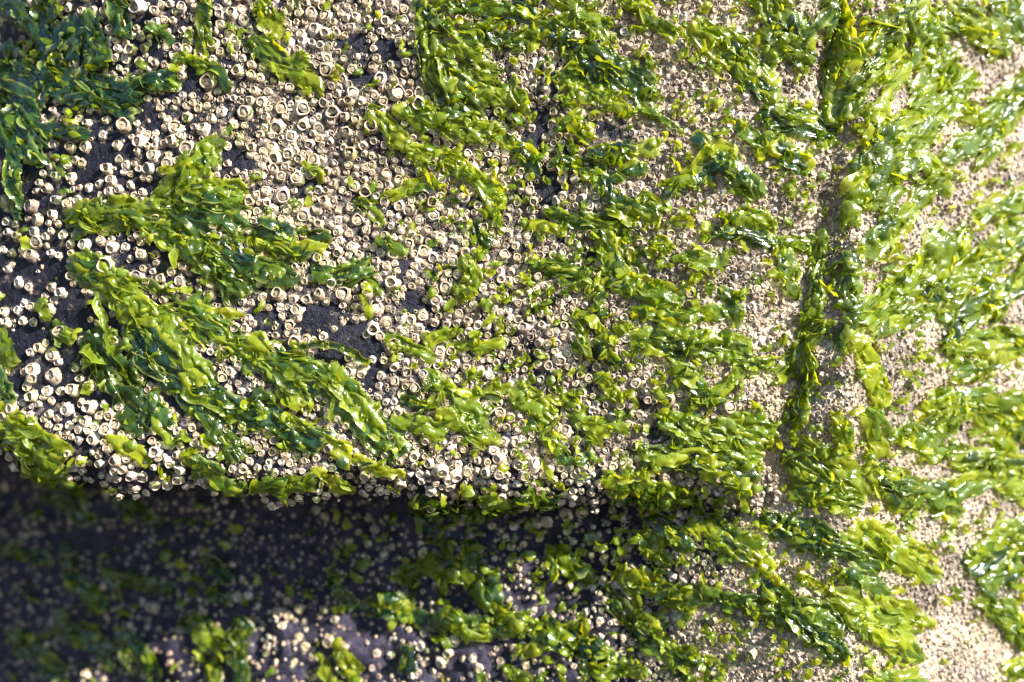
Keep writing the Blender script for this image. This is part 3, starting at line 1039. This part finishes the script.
for k, (wd, pts, lab) in enumerate(STROKES):
    g = np.random.default_rng(1000 + k)
    L = float(np.sum(np.hypot(*np.diff(pts, axis=0).T)))
    reg = region(pts[0][0], pts[0][1], k)
    if reg == 'lip': wd = wd * 0.72
    elif pts[0][0] > 730: wd = wd * 0.95
    elif pts[0][0] > 430: wd = wd * 0.86
    broad = pts[0][0] < 430 or lab
    area = wd * L
    nb = int(np.clip(round(area / 800.0), 1, 3))
    nsmall = int(np.clip(area / 260.0, 2, 9))
    sm = [[], [], [], 0]
    mid_ = pts.mean(0)
    base, bn = surf_n(np.array([pts[0][0]]), np.array([pts[0][1]]))
    root = link('sea_lettuce', None)
    root.empty_display_size = 0.005
    root.location = base[0]
    if not lab:
        dx, dy = pts[-1] - pts[0]
        way = 'level' if abs(dy) < 0.45 * abs(dx) else ('hanging' if abs(dx) < 0.45 * abs(dy) else ('slanting' if dx * dy > 0 else 'swept'))
        size = 'small' if wd * L < 550 else ('slim' if wd < 19 else ('broad' if wd * L > 1700 else 'medium'))
        lab = size + ' ' + way + ' ' + LAB[reg][0]
        grp = size + ' ' + way + ' ' + LAB[reg][1]
    else: grp = LAB[reg][1]
    tag(root, lab, 'seaweed', grp)
    P0 = Vector(base[0])
    d = pts[-1] - pts[0]; d = d / (np.linalg.norm(d) + 1e-9); pe = np.array([-d[1], d[0]])
    mixed = reg in ('mx', 'um', 'gr', 'mid')
    def pick(r_):
        if reg in ('tl', 'sh'): return M_WDARKSHADE  # corner mat and recess: their shade is painted in by this darker weed
        if r_ < (0.4 if reg == 'ml' else 0.12) and reg in ('ml', 'um', 'gr', 'lr', 'lip', 'lo'): return M_WDARKSHADE  # less lit left patch takes the shade-dark colour more often, others at random
        if r_ > (0.45 if reg == 'mx' else 0.7): return M_WYEL
        return M_WEED
    lays = [(1.0 if mixed else 1.12, 3.2, 0.22 if broad else 0.34, 0.85 if broad else 1.05)]
    if reg == 'ml': lays = [(1.0, 3.2, 0.30, 0.9)]
    if lab: lays = [(1.08, 3.6, 0.12, 0.5)]
    if area > 650: lays.append((0.8, 5.2, 0.42, 1.0))
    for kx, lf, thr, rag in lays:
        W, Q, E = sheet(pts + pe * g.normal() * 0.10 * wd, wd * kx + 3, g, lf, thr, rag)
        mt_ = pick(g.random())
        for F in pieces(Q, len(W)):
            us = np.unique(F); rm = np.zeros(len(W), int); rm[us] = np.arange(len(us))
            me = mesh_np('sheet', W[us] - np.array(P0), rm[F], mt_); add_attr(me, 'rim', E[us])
            link('sheet', me, root)
            nblade += 1
    for j in range(nb + nsmall):
        a0 = g.uniform(-0.05, 0.55); ln = g.uniform(0.4, 0.8) if j < nb else g.uniform(0.2, 0.4)
        c, _ = resample(pts, 24)
        i0 = int(np.clip(a0, 0, 0.7) * 23); i1 = int(np.clip(a0 + ln, 0.25, 1) * 23)
        q = c[i0:max(i1, i0 + 5)][::2].copy()
        if len(q) < 3: q = c[-6:].copy()
        q = q + pe * g.uniform(-0.5, 0.5) * wd
        ang = g.normal() * (0.25 if j < nb else 0.7)
        ctr = q[0]
        rot = np.array([[math.cos(ang), -math.sin(ang)], [math.sin(ang), math.cos(ang)]])
        q = (q - ctr) @ rot.T + ctr
        lq = float(np.sum(np.hypot(*np.diff(q, axis=0).T)))
        if lq < 12: q = ctr + (q - ctr) * (12 / max(lq, 1))
        if j < nb: bw = g.uniform(5.0, 11.0); lift = g.uniform(4.0, 9.0)
        else: bw = g.uniform(2.5, 5.0); lift = g.uniform(3.0, 8.0)
        W, Q, E = blade(q, bw, lift, g, ruff=0.7, nc=6 if j < nb else 4)
        W = (W - np.array(P0)).reshape(-1, 3)
        if j >= nb:
            sm[0].append(W); sm[1].append(Q + sm[3]); sm[2].append(E); sm[3] += len(W)
            continue
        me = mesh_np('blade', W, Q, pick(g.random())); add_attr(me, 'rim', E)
        link('blade', me, root)
        nblade += 1
    me = mesh_np('ruffles', np.concatenate(sm[0]), np.concatenate(sm[1]), pick(g.random())); add_attr(me, 'rim', np.concatenate(sm[2]))
    tag(link('ruffles', me, root), kind='stuff')
print('clumps', len(STROKES), 'blades', nblade)

# loose scraps of weed too small to tell apart
def scraps():
    g = np.random.default_rng(77)
    vs, qs, ti, off = [], [], [], 0
    n_ = 0
    while n_ < 3300:
        x, y = g.uniform(-60, 1084), g.uniform(-40, 722)
        prob = 0.10
        if x > 430: prob = 0.45
        if x > 740: prob = 0.34
        wc = float(look(_WC, x, y))
        prob = prob + 0.35 * wc
        if float(look(_BR, x, y)) > 0.3: prob *= 0.05
        if 880 < x < 1010 and y > 560: prob *= 0.25
        if g.random() > prob: continue
        a = g.normal(2.1, 0.5) if x > 760 else g.uniform(0, 6.28)
        L = g.uniform(5, 15)
        pts = np.array([[x, y], [x + L * math.cos(a) * .5, y + L * math.sin(a) * .5], [x + L * math.cos(a + .3), y + L * math.sin(a + .3)]])
        W, Q, E = blade(pts, g.uniform(3, 7), g.uniform(3, 8), g, 0.7, 4)
        vs.append(W.reshape(-1, 3)); qs.append(Q + off); off += W.shape[0] * W.shape[1]
        ti.append(np.full(W.shape[0] * W.shape[1], g.random())); n_ += 1
    me = mesh_np('seaweed_scraps', np.concatenate(vs), np.concatenate(qs), M_WYEL)
    add_attr(me, 'tint', np.concatenate(ti))
    tag(link('seaweed_scraps', me), 'small yellow green seaweed scraps scattered between barnacles', 'seaweed scraps', kind='stuff')
scraps()
